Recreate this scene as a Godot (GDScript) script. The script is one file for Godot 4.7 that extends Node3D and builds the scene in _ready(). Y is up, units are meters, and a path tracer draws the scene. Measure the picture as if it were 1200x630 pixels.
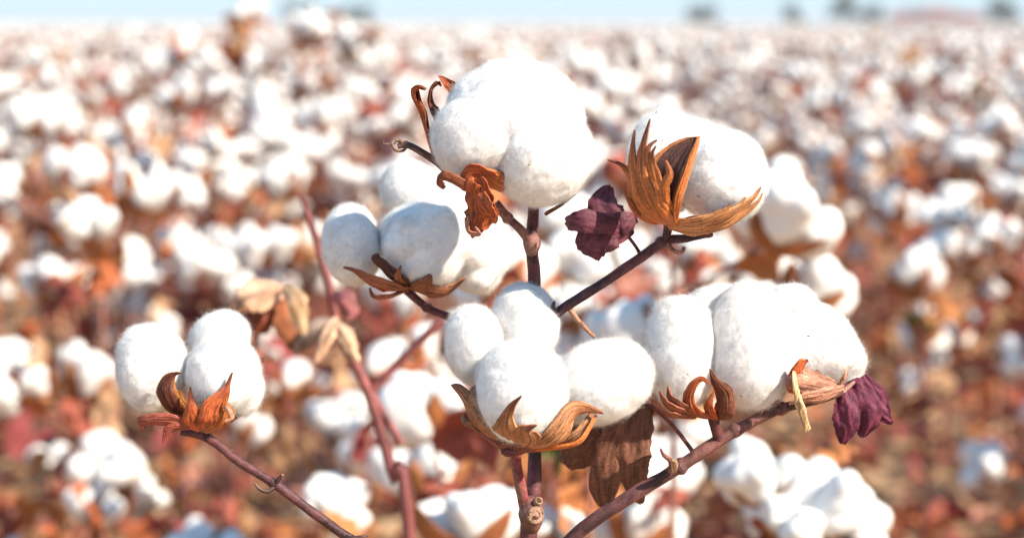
extends Node3D
# A cotton field at harvest, one plant in focus close to the lens.

const FPX := 2240.0            # focal length in pixels of the 1200 x 630 photograph
const CAM_AT := Vector3(0, 1.15, 0)
const PITCH := 0.1278
const FOCUS := 0.893

var cam_basis := Basis(Vector3.RIGHT, -PITCH)
var noise := FastNoiseLite.new()
var rng := RandomNumberGenerator.new()
var used := {}
var M := {}
var base_at := Vector3.ZERO
var edge_col := Color(0, 0, 0, 0)   # a paler rim where a valve's cut edge shows
var ridge := 0.05
var streaky := 1.0


# ------------------------------------------------------------------ helpers
func at(px: float, py: float, d: float) -> Vector3:
	return CAM_AT + cam_basis * Vector3((px - 600.0) / FPX * d, (315.0 - py) / FPX * d, -d)


func numbered(called: String) -> String:
	var n: int = used.get(called, 0)
	used[called] = n + 1
	return called if n == 0 else "%s_%03d" % [called, n]


class Buf:
	var v := PackedVector3Array()
	var n := PackedVector3Array()
	var c := PackedColorArray()
	var i := PackedInt32Array()
	var own_normals := false

	func grid(rows: int, cols: int, pts: PackedVector3Array, colors: PackedColorArray, out_at: Vector3, wrap := false) -> void:
		var s := v.size()
		v.append_array(pts)
		c.append_array(colors)
		var r0 := maxi(0, rows / 2 - 1)
		var c0 := maxi(0, cols / 2 - 1)
		var a := pts[r0 * cols + c0]
		var cross := (pts[(r0 + 1) * cols + c0] - a).cross(pts[r0 * cols + c0 + 1] - a)
		var flip := cross.dot(a - out_at) > 0.0
		var last := cols if wrap else cols - 1
		for r in rows - 1:
			for k in last:
				var k2 := (k + 1) % cols
				var p := s + r * cols + k
				var q := s + (r + 1) * cols + k
				var p2 := s + r * cols + k2
				var q2 := s + (r + 1) * cols + k2
				if flip:
					i.append_array([p, p2, q, p2, q2, q])
				else:
					i.append_array([p, q, p2, p2, q, q2])

	func into(mesh: ArrayMesh, material: Material) -> void:
		if i.is_empty():
			return
		if not own_normals:
			n.resize(v.size())
			n.fill(Vector3.ZERO)
			for t in range(0, i.size(), 3):
				var a := i[t]
				var b := i[t + 1]
				var d := i[t + 2]
				var k := (v[d] - v[a]).cross(v[b] - v[a])
				n[a] += k
				n[b] += k
				n[d] += k
			for t in n.size():
				n[t] = n[t].normalized() if n[t].length_squared() > 0.0 else Vector3.UP
		var arrays := []
		arrays.resize(Mesh.ARRAY_MAX)
		arrays[Mesh.ARRAY_VERTEX] = v
		arrays[Mesh.ARRAY_NORMAL] = n
		arrays[Mesh.ARRAY_COLOR] = c
		arrays[Mesh.ARRAY_INDEX] = i
		mesh.add_surface_from_arrays(Mesh.PRIMITIVE_TRIANGLES, arrays)
		mesh.surface_set_material(mesh.get_surface_count() - 1, material)


func mesh_of(list: Array) -> ArrayMesh:
	var m := ArrayMesh.new()
	for pair in list:
		pair[0].into(m, pair[1])
	return m


func part(called: String, mesh: Mesh, parent: Node3D, where := Vector3.ZERO) -> MeshInstance3D:
	var o := MeshInstance3D.new()
	o.mesh = mesh
	o.name = called
	o.position = where
	parent.add_child(o, true)
	return o


func thing(called: String, label: String, category: String, where: Vector3, group := "") -> Node3D:
	var o := Node3D.new()
	o.name = numbered(called)
	add_child(o, true)
	o.position = where
	o.set_meta("label", label)
	o.set_meta("category", category)
	if group:
		o.set_meta("group", group)
	return o


func curve_points(pts: Array, vals: Array, steps: int) -> Array:
	# Catmull-Rom through the points, the values along with them
	var out_p := PackedVector3Array()
	var out_v := PackedFloat32Array()
	var n := pts.size()
	for s in steps + 1:
		var t := float(s) / steps * (n - 1)
		var k := mini(int(t), n - 2)
		var f := t - k
		var p0: Vector3 = pts[maxi(k - 1, 0)]
		var p1: Vector3 = pts[k]
		var p2: Vector3 = pts[k + 1]
		var p3: Vector3 = pts[mini(k + 2, n - 1)]
		out_p.append(p1.cubic_interpolate(p2, p0, p3, f))
		out_v.append(lerpf(vals[k], vals[k + 1], f))
	return [out_p, out_v]


func tube(buf: Buf, pts: Array, radii: Array, sides: int, steps: int, col: Color, col2: Color, sd: int, rough := 0.06) -> void:
	var cv := curve_points(pts, radii, steps)
	var cp: PackedVector3Array = cv[0]
	var cr: PackedFloat32Array = cv[1]
	var n := cp.size()
	var vs := PackedVector3Array()
	var cs := PackedColorArray()
	var side := Vector3.RIGHT
	if absf((cp[1] - cp[0]).normalized().dot(side)) > 0.8:
		side = Vector3.FORWARD
	for k in n:
		var tan := (cp[mini(k + 1, n - 1)] - cp[maxi(k - 1, 0)]).normalized()
		side = (side - tan * side.dot(tan)).normalized()
		var up := tan.cross(side)
		for j in sides:
			var a := TAU * j / sides
			var dir := side * cos(a) + up * sin(a)
			var q := cp[k] * 900.0 + dir * 2.0 + Vector3(sd * 13.7, 0, 0)
			var w := noise.get_noise_3dv(q * 0.35)
			var w2 := noise.get_noise_3d(dir.x * 2.0 + sd, dir.y * 2.0, k * 0.12 + dir.z * 2.0)
			vs.append(cp[k] + dir * cr[k] * (1.0 + w * rough * 2.0))
			var c := col.lerp(col2, clampf(0.5 + w2 * 1.1 + w * 0.5, 0.0, 1.0))
			var w3 := noise.get_noise_3dv(q * 1.6 + Vector3(0, 50, 0))
			cs.append(c * clampf(1.0 + w * 0.9 + w3 * 0.9, 0.35, 2.0))
	# closed ends
	for e in [0, n - 1]:
		var s := buf.v.size()
		var flip: bool = e == 0
		buf.v.append(cp[e])
		buf.c.append(col2)
		for j in sides:
			buf.v.append(vs[e * sides + j])
			buf.c.append(col2)
		for j in sides:
			var j2 := (j + 1) % sides
			if flip:
				buf.i.append_array([s, s + 1 + j, s + 1 + j2])
			else:
				buf.i.append_array([s, s + 1 + j2, s + 1 + j])
	buf.grid(n, sides, vs, cs, cp[maxi(0, n / 2 - 1)], true)


# a thick, cupped, tapering sheet that follows a curve: valves of the bur, bracts, curled dry leaves
func blade(buf: Buf, pts: Array, widths: Array, away_from: Vector3, cup: float, thick: float, col_out: Color, col_in: Color, sd: int, ragged := 0.1, steps := 16, across := 7, crumple := 0.0, tip := Color(0, 0, 0, 0)) -> void:
	var cv := curve_points(pts, widths, steps)
	var cp: PackedVector3Array = cv[0]
	var cw: PackedFloat32Array = cv[1]
	var n := cp.size()
	var front := PackedVector3Array()
	var back := PackedVector3Array()
	var cf := PackedColorArray()
	var cb := PackedColorArray()
	var nrm_mid := Vector3.ZERO
	var wmax := 0.0
	for w in cw:
		wmax = maxf(wmax, w)
	for k in n:
		var tan := (cp[mini(k + 1, n - 1)] - cp[maxi(k - 1, 0)]).normalized()
		var outw := (cp[k] - away_from)
		outw = (outw - tan * outw.dot(tan)).normalized()
		var side := tan.cross(outw)
		if k == n / 2:
			nrm_mid = outw
		var f := float(k) / (n - 1)
		for j in across:
			var u := 2.0 * j / (across - 1) - 1.0
			var edge_n := noise.get_noise_3d(k * 34.0 / n, sd * 17.1, u * 3.0 if absf(u) < 0.9 else signf(u) * 40.0)
			var w := cw[k] * (1.0 + (edge_n * ragged * 2.0 if absf(u) > 0.5 else 0.0))
			var rid := noise.get_noise_2d(u * 22.0 + sd * 9.3, f * 4.0)
			var crm := noise.get_noise_3d(f * 9.0 + sd * 5.0, u * 5.0, sd * 3.3)
			var p := cp[k] + side * u * w * 0.5 - outw * cup * cw[k] * u * u + outw * (rid * ridge * cw[k] + crm * crumple * wmax)
			front.append(p + outw * thick * 0.5)
			back.append(p - outw * thick * 0.5)
			var streak := clampf(1.0 + (noise.get_noise_2d(u * 38.0 + sd * 31.0, f * 5.0) + noise.get_noise_2d(u * 110.0 + sd * 31.0, f * 8.0) * 0.7) * streaky + noise.get_noise_3d(u * 16.0, f * 26.0, sd * 2.0) * (1.0 - streaky) * 0.9 + noise.get_noise_3d(u * 11.0, f * 30.0, sd * 7.0) * 0.5, 0.35, 1.7)
			var a := col_out * streak
			var b := col_in * streak
			if tip.a > 0.0:
				var tm := clampf((f - 0.5) * 2.4 + noise.get_noise_2d(u * 20.0, sd * 4.0 + f * 9.0) * 0.8, 0.0, 1.0)
				a = a.lerp(tip * streak, tm * tip.a)
				b = b.lerp(tip * streak, tm * tip.a)
			if edge_col.a > 0.0 and absf(u) > 0.74:
				a = a.lerp(edge_col * streak, edge_col.a)
				b = b.lerp(edge_col * streak, edge_col.a)
			cf.append(a)
			cb.append(b)
	var mid := cp[maxi(0, n / 2 - 1)]
	buf.grid(n, across, front, cf, mid - nrm_mid * wmax)
	buf.grid(n, across, back, cb, mid + nrm_mid * wmax)
	# the rim
	for e in [0, across - 1]:
		var vs := PackedVector3Array()
		var cs := PackedColorArray()
		for k in n:
			vs.append(front[k * across + e])
			vs.append(back[k * across + e])
			cs.append(cf[k * across + e] * 1.15)
			cs.append(cf[k * across + e] * 1.15)
		buf.grid(n, 2, vs, cs, cp[n / 2])


# one lock of lint: a lumpy ovoid with loose fibres; columns of `b` are its half axes
func lock_bufs(center: Vector3, b: Basis, sd: int, n: int, fibres: int, lump := 1.0, taper := 0.0, extra: Array = []) -> Array:
	var r := RandomNumberGenerator.new()
	r.seed = sd * 7919 + 5
	var blobs := [[Vector3.ZERO, 0.86]]
	for k in 9:
		var d := Vector3(r.randfn(), r.randfn(), r.randfn()).normalized()
		blobs.append([d * r.randf_range(0.38, 0.55) * lump, r.randf_range(0.40, 0.52)])
	for e in extra:
		blobs.append(e)
	var buf := Buf.new()
	var index := {}
	var dirs := PackedVector3Array()
	for face in 6:
		for y in n:
			for x in n:
				var ids := []
				for q in [[0, 0], [1, 0], [1, 1], [0, 1]]:
					var gx: int = x + q[0]
					var gy: int = y + q[1]
					var key: Vector3i
					match face:
						0: key = Vector3i(n, gx * 2 - n, gy * 2 - n)
						1: key = Vector3i(-n, gy * 2 - n, gx * 2 - n)
						2: key = Vector3i(gy * 2 - n, n, gx * 2 - n)
						3: key = Vector3i(gx * 2 - n, -n, gy * 2 - n)
						4: key = Vector3i(gx * 2 - n, gy * 2 - n, n)
						_: key = Vector3i(gy * 2 - n, gx * 2 - n, -n)
					if not index.has(key):
						index[key] = dirs.size()
						var w := Vector3(key) / n * 0.785
						dirs.append(Vector3(tan(w.x), tan(w.y), tan(w.z)).normalized())
					ids.append(index[key])
				buf.i.append_array([ids[0], ids[2], ids[1], ids[0], ids[3], ids[2]])
	var fine := n > 16
	for d in dirs:
		var best := 0.0
		var ts := []
		for bl in blobs:
			var c: Vector3 = bl[0]
			var bb := d.dot(c)
			var disc: float = bb * bb - c.length_squared() + bl[1] * bl[1]
			if disc > 0.0:
				var t := bb + sqrt(disc)
				ts.append(t)
				best = maxf(best, t)
		var sum := 0.0
		for t in ts:
			sum += exp((t - best) / 0.09)
		var rr := best + 0.09 * log(sum) - 0.06
		var o := Vector3(sd * 3.1, sd * 1.7, 0)
		rr *= 1.0 + 0.05 * noise.get_noise_3dv(d * 8.0 + o)
		if fine:
			rr *= 1.0 + 0.010 * noise.get_noise_3dv(d * 26.0 + o) + 0.002 * noise.get_noise_3dv(d * 100.0 + o)
		var p := d * rr
		var sc := 1.0 + taper * p.y
		p.x *= sc
		p.z *= sc
		buf.v.append(center + b * p)
		var tone := 1.0 + 0.03 * noise.get_noise_3dv(d * 22.0 + o * 2.0)
		buf.c.append(Color(tone, tone, tone))
	var scratch := ArrayMesh.new()
	var out := [buf]
	if fibres > 0:
		buf.into(scratch, null)       # computes the normals that the fibres stand on
		var fb := Buf.new()
		fb.own_normals = true
		for k in fibres:
			var at_v := r.randi() % buf.v.size()
			var p := buf.v[at_v]
			var nn := buf.n[at_v]
			var t := Vector3(r.randfn(), r.randfn(), r.randfn())
			t = (t - nn * t.dot(nn)).normalized()
			var dir := (nn * r.randf_range(0.15, 0.9) + t).normalized()
			var L := r.randf_range(0.0008, 0.0026) * (1.8 if r.randf() < 0.05 else 1.0)
			var w := r.randf_range(0.000022, 0.000045)
			var u := dir.cross(nn).normalized()
			var u2 := dir.cross(u)
			var s := fb.v.size()
			for q in 3:
				var off := u * cos(TAU * q / 3.0) + u2 * sin(TAU * q / 3.0)
				fb.v.append(p - nn * 0.0002 + off * w)
				fb.n.append(off)
				fb.c.append(Color.WHITE)
			fb.v.append(p + dir * L)
			fb.n.append(nn)
			fb.c.append(Color.WHITE)
			fb.i.append_array([s, s + 1, s + 3, s + 1, s + 2, s + 3, s + 2, s, s + 3])
		out.append(fb)
	return out


func axes(roll_deg: float, rx: float, ry: float, rz: float) -> Basis:
	var a := deg_to_rad(roll_deg)
	var right := cam_basis.x
	var up := cam_basis.y
	return Basis((right * cos(a) + up * sin(a)) * rx, (up * cos(a) - right * sin(a)) * ry, cam_basis.z * rz)


func lin(r: float, g: float, b: float) -> Color:
	return Color(r, g, b)


func noise_tex(sd: int, freq: float, ramp: Array, size := 256, octaves := 4) -> NoiseTexture2D:
	var f := FastNoiseLite.new()
	f.seed = sd
	f.frequency = freq
	f.fractal_octaves = octaves
	var t := NoiseTexture2D.new()
	t.width = size
	t.height = size
	t.seamless = true
	t.noise = f
	if ramp:
		var g := Gradient.new()
		g.offsets = PackedFloat32Array(ramp[0])
		g.colors = PackedColorArray(ramp[1])
		t.color_ramp = g
	return t


func normal_tex(sd: int, freq: float, strength: float, size := 256) -> NoiseTexture2D:
	var t := noise_tex(sd, freq, [], size)
	t.as_normal_map = true
	t.bump_strength = strength
	return t


func mat_vertex(rough: float, backlight := Color.BLACK, spec := 0.35) -> StandardMaterial3D:
	var m := StandardMaterial3D.new()
	m.vertex_color_use_as_albedo = true
	m.roughness = rough
	m.metallic_specular = spec
	m.cull_mode = BaseMaterial3D.CULL_DISABLED
	if backlight != Color.BLACK:
		m.backlight_enabled = true
		m.backlight = backlight
	return m


func make_materials() -> void:
	var m := mat_vertex(1.0, Color.BLACK, 0.1)
	m.albedo_color = Color(0.92, 0.915, 0.905).linear_to_srgb()
	m.normal_enabled = true
	m.normal_texture = normal_tex(3, 0.035, 5.0)
	m.normal_scale = 0.05
	m.uv1_triplanar = true
	m.uv1_scale = Vector3(60, 60, 60)
	m.rim_enabled = true
	m.rim = 0.25
	m.backlight_enabled = true
	m.backlight = Color(0.5, 0.48, 0.46)
	M.lint = m
	var g := mat_vertex(1.0, Color(0.5, 0.48, 0.46), 0.1)
	g.albedo_color = Color(0.78, 0.765, 0.745).linear_to_srgb()
	M.far_lint = g
	var fz := mat_vertex(1.0, Color(0.9, 0.89, 0.88), 0.1)
	fz.albedo_color = Color(0.95, 0.945, 0.935).linear_to_srgb()
	M.fuzz = fz
	var gray := noise_tex(11, 0.03, [[0.0, 0.45, 1.0], [Color(0.62, 0.6, 0.58), Color(0.95, 0.95, 0.95), Color(1, 1, 1)]])
	var bur := mat_vertex(0.62, Color(0.5, 0.3, 0.15), 0.4)
	bur.albedo_texture = gray
	bur.uv1_triplanar = true
	bur.uv1_scale = Vector3(70, 70, 70)
	bur.normal_enabled = true
	bur.normal_texture = normal_tex(21, 0.06, 6.0)
	bur.normal_scale = 0.8
	M.bur = bur
	var stem := mat_vertex(0.55, Color.BLACK, 0.45)
	stem.albedo_texture = gray
	stem.uv1_triplanar = true
	stem.uv1_scale = Vector3(110, 45, 110)
	stem.normal_enabled = true
	stem.normal_texture = bur.normal_texture
	stem.normal_scale = 0.9
	M.stem = stem
	var hair := mat_vertex(0.8, Color(0.5, 0.45, 0.4), 0.2)
	M.hair = hair
	var leaf := mat_vertex(0.7, Color(0.55, 0.35, 0.22), 0.3)
	leaf.albedo_texture = gray
	leaf.uv1_triplanar = true
	leaf.uv1_scale = Vector3(28, 28, 28)
	M.leaf = leaf
	# the same dead leaf in the colours it comes in
	M.leaves = []
	for c in [lin(0.48, 0.14, 0.055), lin(0.54, 0.22, 0.085), lin(0.36, 0.10, 0.07), lin(0.54, 0.34, 0.20), lin(0.30, 0.07, 0.07), lin(0.54, 0.26, 0.20), lin(0.42, 0.24, 0.13), lin(0.16, 0.19, 0.05)]:
		var k: StandardMaterial3D = leaf.duplicate()
		k.albedo_color = c.linear_to_srgb()
		M.leaves.append(k)
	var soil := StandardMaterial3D.new()
	soil.albedo_texture = noise_tex(31, 0.012, [[0.0, 0.35, 0.6, 1.0], [Color(0.23, 0.13, 0.07).linear_to_srgb(), Color(0.34, 0.21, 0.12).linear_to_srgb(), Color(0.42, 0.27, 0.16).linear_to_srgb(), Color(0.50, 0.36, 0.23).linear_to_srgb()]], 512, 6)
	soil.uv1_triplanar = true
	soil.uv1_world_triplanar = true
	soil.uv1_scale = Vector3(0.9, 0.9, 0.9)
	soil.normal_enabled = true
	soil.normal_texture = normal_tex(33, 0.03, 8.0, 512)
	soil.roughness = 1.0
	soil.metallic_specular = 0.1
	M.soil = soil


# ------------------------------------------------------------------ field plants
var boll_kinds := []       # [lock meshes, valve meshes]
var boll_single := []      # the same bolls as one mesh each
var boll_far := []
var leaf_shapes := []


func leaf_shape(sd: int) -> Buf:
	var r := RandomNumberGenerator.new()
	r.seed = sd * 101 + 7
	var vs := PackedVector3Array()
	var cs := PackedColorArray()
	var size := 0.04
	var curl := r.randf_range(0.5, 1.5)
	var fold := r.randf_range(0.2, 0.9)
	var rings := 4
	var spokes := 16
	for k in rings + 1:
		for j in spokes + 1:
			var th := (float(j) / spokes - 0.5) * 5.2
			var lobe := 0.62 + 0.38 * pow(absf(cos(th * 1.5)), 0.8) - 0.1 * absf(th) * 0.5
			var rad := size * lobe * k / rings * (1.0 + 0.12 * noise.get_noise_2d(j * 9.0, sd * 20.0))
			var x := sin(th) * rad
			var y := cos(th) * rad + size * 0.2
			var q := Vector2(x, y) / size
			var z := fold * absf(q.x) * 0.5 + curl * (q.x * q.x + q.y * q.y) * 0.35 * (1.0 if sd % 2 else -0.6)
			z += 0.5 * noise.get_noise_3d(q.x * 9.0, q.y * 9.0, sd * 11.0)
			vs.append(Vector3(x * (1.0 - 0.25 * curl * 0.5), y * 0.9, z * size))
			var tone := 1.0 + 0.5 * noise.get_noise_3d(q.x * 14.0, q.y * 14.0, sd * 5.0)
			cs.append(Color(tone, tone, tone))
	var b := Buf.new()
	b.grid(rings + 1, spokes + 1, vs, cs, Vector3(0, 0.02, -0.1))
	return b


func make_kinds() -> void:
	for k in 6:
		var r := RandomNumberGenerator.new()
		r.seed = 500 + k
		var locks := []
		var valves := []
		var single := [Buf.new(), Buf.new()]
		var far := Buf.new()
		var n := 4 if k % 3 else 3
		for j in n:
			var a := TAU * j / n + r.randf_range(-0.25, 0.25)
			var out_d := Vector3(cos(a), 0, sin(a))
			var up := (Vector3.UP + out_d * r.randf_range(0.35, 0.7)).normalized()
			var side := up.cross(out_d).normalized()
			var third := side.cross(up)
			var s := r.randf_range(0.78, 1.22)
			var b := Basis(side * 0.0215 * s, up * 0.0275 * s, third * 0.0205 * s)
			var c := out_d * 0.020 + Vector3(0, 0.030, 0) + Vector3(r.randf_range(-0.005, 0.005), r.randf_range(-0.010, 0.007), r.randf_range(-0.005, 0.005))
			locks.append(mesh_of([[lock_bufs(c, b, 40 + k * 5 + j, 9, 0, 1.4, 0.15)[0], M.far_lint]]))
			var lo: Buf = lock_bufs(c, b, 40 + k * 5 + j, 4, 0, 1.4, 0.15)[0]
			join(single[0], lo)
			join(far, lock_bufs(c, b, 40 + k * 5 + j, 2, 0, 1.15, 0.15)[0])
			# a valve of the bur between this lock and the next
			var va := a + PI / n
			var vo := Vector3(cos(va), 0, sin(va))
			var vb := Buf.new()
			var hue := lin(0.40, 0.15, 0.05).lerp(lin(0.30, 0.10, 0.04), r.randf())
			var reach := r.randf_range(0.8, 1.15)
			blade(vb, [Vector3(0, -0.002, 0), vo * 0.017 + Vector3(0, 0.001, 0), vo * 0.034 * reach + Vector3(0, 0.015, 0), vo * 0.043 * reach + Vector3(0, 0.034 * reach, 0)], [0.014, 0.030, 0.024, 0.002], Vector3(0, 0.04, 0), 0.25, 0.0009, hue, hue * 0.7, 70 + k * 7 + j, 0.1, 8, 5)
			valves.append(mesh_of([[vb, M.bur]]))
			join(single[1], vb)
		boll_kinds.append([locks, valves])
		boll_single.append(single)
		boll_far.append(far)
	for k in 7:
		leaf_shapes.append(leaf_shape(k))


func join(into_buf: Buf, from: Buf, t := Transform3D.IDENTITY, tint := Color.WHITE) -> void:
	var s := into_buf.v.size()
	for p in from.v:
		into_buf.v.append(t * p)
	for c in from.c:
		into_buf.c.append(c * tint)
	for k in from.i:
		into_buf.i.append(s + k)


func tilt_basis(dir: Vector3, spin: float, s: float) -> Basis:
	var y := dir.normalized()
	var x := y.cross(Vector3(0.31, 0.2, 0.93)).normalized()
	return Basis(x, y, x.cross(y)).rotated(y, spin).scaled_local(Vector3(s, s, s))


# the plan of a field plant: where its stem, branches, bolls and leaves go
func plan(sd: int, height: float, n_bolls: int, n_leaves: int, fixed := []) -> Dictionary:
	var r := RandomNumberGenerator.new()
	r.seed = sd * 977 + 13
	var top := height
	for f in fixed:
		top = maxf(top, f.y - 0.03)
	var stem := []
	var m := 7
	for k in m:
		var t := float(k) / (m - 1)
		stem.append(Vector3(r.randf_range(-0.012, 0.012) * minf(1.0, t * 4.0) * (1 if k % 2 else -1), top * t, r.randf_range(-0.012, 0.012) * minf(1.0, t * 4.0)))
	var on_stem := func(y: float) -> Vector3:
		var t := clampf(y / top, 0.0, 1.0) * (m - 1)
		var k := mini(int(t), m - 2)
		return (stem[k] as Vector3).lerp(stem[k + 1], t - k)
	var branches := []
	var bolls := []
	var tips := []
	for f in fixed:
		tips.append(f)
	for k in n_bolls:
		var t := sqrt(r.randf())
		var y := top * lerpf(0.42, 1.02, t)
		var a := r.randf() * TAU
		var reach := r.randf_range(0.06, 0.30) * lerpf(1.2, 0.75, t)
		tips.append(Vector3(cos(a) * reach, y, sin(a) * reach))
	for p in tips:
		var from: Vector3 = on_stem.call(p.y - 0.05 - Vector2(p.x, p.z).length() * 0.5)
		var out_d: Vector3 = p - from
		var mid: Vector3 = from.lerp(p, 0.5) + Vector3(r.randf_range(-0.01, 0.01), -0.012, r.randf_range(-0.01, 0.01))
		branches.append([from, mid, p - Vector3(0, 0.028, 0)])
		var dir := Vector3(out_d.x, absf(out_d.y) + 0.10, out_d.z).normalized() + Vector3(r.randfn(0, 0.3), r.randfn(0, 0.2), r.randfn(0, 0.3))
		bolls.append({"at": p - Vector3(0, 0.03, 0), "basis": tilt_basis(dir, r.randf() * TAU, r.randf_range(0.72, 1.32)), "kind": r.randi() % 6})
	var leaves := []
	for k in n_leaves:
		var br: Array = branches[r.randi() % branches.size()]
		var p: Vector3 = (br[0] as Vector3).lerp(br[2], r.randf())
		var where := r.randf()
		if where < 0.35:
			p = (br[2] as Vector3) + Vector3(r.randf_range(-0.06, 0.06), r.randf_range(-0.01, 0.07), r.randf_range(-0.06, 0.06))
		elif where < 0.65:
			p = on_stem.call(top * r.randf_range(0.12, 0.8)) + Vector3(r.randf_range(-0.12, 0.12), r.randf_range(-0.04, 0.02), r.randf_range(-0.12, 0.12))
		var dir := Vector3(r.randfn(), r.randf_range(-1.6, 0.4), r.randfn())
		var tone := r.randf()
		var colour := 0 if tone < 0.22 else 1 if tone < 0.42 else 2 if tone < 0.56 else 3 if tone < 0.72 else 4 if tone < 0.80 else 5 if tone < 0.90 else 6 if tone < 0.985 else 7
		leaves.append({"t": Transform3D(tilt_basis(dir, r.randf() * TAU, r.randf_range(0.7, 1.35)), p), "shape": r.randi() % 7, "colour": colour})
	return {"stem": stem, "branches": branches, "bolls": bolls, "leaves": leaves}


const STEM_A := Color(0.20, 0.055, 0.05)
const STEM_B := Color(0.36, 0.16, 0.11)
var leaf_meshes := []


func build_plant(o: Node3D, p: Dictionary, detailed: bool, sd: int, stem_r := 0.005) -> void:
	var sb := Buf.new()
	tube(sb, p.stem, [stem_r * 1.3, stem_r * 1.2, stem_r * 1.1, stem_r, stem_r * 0.85, stem_r * 0.7, stem_r * 0.5], 6, 14, STEM_A, STEM_B, sd)
	part("stem", mesh_of([[sb, M.stem]]), o)
	if detailed:
		for b in p.branches:
			var bb := Buf.new()
			tube(bb, b, [0.0032, 0.0026, 0.002], 5, 6, STEM_A, STEM_B, sd + 3)
			part("branch", mesh_of([[bb, M.stem]]), o)
	else:
		var bb := Buf.new()
		for b in p.branches:
			tube(bb, b, [0.0032, 0.0026, 0.002], 4, 3, STEM_A, STEM_B, sd + 3)
		var q := part("branches", mesh_of([[bb, M.stem]]), o)
		q.set_meta("kind", "stuff")
	for b in p.bolls:
		if detailed:
			var node := Node3D.new()
			node.name = "boll"
			o.add_child(node, true)
			node.transform = Transform3D(b.basis, b.at)
			for l in boll_kinds[b.kind][0]:
				part("lint_lock", l, node)
			for l in boll_kinds[b.kind][1]:
				part("bur_valve", l, node)
		else:
			part("boll", boll_meshes[b.kind], o).transform = Transform3D(b.basis, b.at)
	for l in p.leaves:
		var e := part("leaf", leaf_meshes[l.shape], o)
		e.transform = l.t
		e.material_override = M.leaves[l.colour]


var boll_meshes := []


func merged_plant(p: Dictionary, far: bool) -> ArrayMesh:
	var lint := Buf.new()
	var bur := Buf.new()
	var lf := Buf.new()
	for b in p.bolls:
		var t := Transform3D(b.basis, b.at)
		if far:
			join(lint, boll_far[b.kind], t)
		else:
			join(lint, boll_single[b.kind][0], t)
			join(bur, boll_single[b.kind][1], t)
	for l in p.leaves:
		var c: Color = M.leaves[l.colour].albedo_color.srgb_to_linear()
		join(lf, leaf_shapes[l.shape], l.t, c)
	tube(lf, p.stem, [0.006, 0.006, 0.006, 0.005, 0.005, 0.004, 0.003], 4, 5, STEM_A, STEM_B, 1)
	return mesh_of([[lint, M.far_lint], [bur, M.bur], [lf, M.leaf]])


# ------------------------------------------------------------------ scene
func _ready() -> void:
	noise.seed = 7
	noise.frequency = 0.2
	rng.seed = 42
	var cam := Camera3D.new()
	cam.fov = rad_to_deg(2.0 * atan(315.0 / FPX))
	cam.near = 0.05
	cam.far = 3000.0
	cam.transform = Transform3D(cam_basis, CAM_AT)
	var lens := CameraAttributesPhysical.new()
	lens.frustum_focal_length = 85.0
	lens.frustum_focus_distance = FOCUS
	lens.exposure_aperture = 85.0 / 10.5
	cam.attributes = lens
	cam.fov = rad_to_deg(2.0 * atan(315.0 / FPX))
	add_child(cam)
	cam.fov = rad_to_deg(2.0 * atan(315.0 / FPX))
	cam.current = true

	var env := Environment.new()
	env.background_mode = Environment.BG_SKY
	var sky := Sky.new()
	var sm := ProceduralSkyMaterial.new()
	sm.sky_top_color = Color(0.13, 0.26, 0.44).linear_to_srgb()
	sm.sky_horizon_color = Color(0.34, 0.45, 0.48).linear_to_srgb()
	sm.sky_curve = 0.12
	sm.ground_bottom_color = Color(0.25, 0.18, 0.13).linear_to_srgb()
	sm.ground_horizon_color = Color(0.31, 0.38, 0.40).linear_to_srgb()
	sm.sun_angle_max = 1.0
	sky.sky_material = sm
	env.sky = sky
	env.tonemap_mode = Environment.TONE_MAPPER_LINEAR
	env.tonemap_exposure = 2.2
	env.sdfgi_enabled = true
	env.ssao_enabled = true
	env.ssil_enabled = true
	env.fog_enabled = true
	env.fog_density = 0.0007
	env.fog_light_color = Color(0.90, 0.94, 0.97)
	var we := WorldEnvironment.new()
	we.environment = env
	add_child(we)

	var sun := DirectionalLight3D.new()
	sun.name = "sun"
	sun.light_energy = 1.5
	sun.light_angular_distance = 0.5
	sun.light_color = Color(1.0, 0.95, 0.87)
	sun.shadow_enabled = true
	add_child(sun)
	sun.look_at_from_position(Vector3.ZERO, -Vector3(0.67, 0.64, 0.38))

	make_materials()
	make_ground()
	make_kinds()
	for s in leaf_shapes:
		leaf_meshes.append(mesh_of([[s, M.leaf]]))
	for s in boll_single:
		boll_meshes.append(mesh_of([[s[0], M.far_lint], [s[1], M.bur]]))
	make_horizon()
	make_hero()
	make_near_plants()
	make_field()


func make_ground() -> void:
	var b := Buf.new()
	var xs := []
	var zs := []
	for k in 61:
		xs.append(-9.0 + 0.3 * k)
		zs.append(3.0 - 0.3 * k)
	for e in [12, 18, 30, 60, 150, 400, 1200]:
		xs.append(float(e))
		xs.push_front(-float(e))
	for e in [20, 30, 50, 90, 180, 400, 1000, 2400]:
		zs.append(-float(e))
	zs.push_front(40.0)
	var vs := PackedVector3Array()
	var cs := PackedColorArray()
	for z in zs:
		for x in xs:
			var near := clampf((10.0 - absf(z + 4.0)) / 6.0, 0.0, 1.0) * clampf((9.0 - absf(x)) / 3.0, 0.0, 1.0)
			var y := near * (0.025 * noise.get_noise_2d(x * 9.0, z * 9.0) - 0.02 * absf(sin(PI * row_phase(x, z))))
			vs.append(Vector3(x, y - 0.005, z))
			cs.append(Color.WHITE)
	b.grid(zs.size(), xs.size(), vs, cs, Vector3(0, -50, 0))
	var g := part("ground", mesh_of([[b, M.soil]]), self)
	g.set_meta("kind", "structure")
	g.set_meta("label", "dry brown soil of the cotton field between the rows")


const ROW := 0.95
const DRIFT := 0.036


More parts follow.
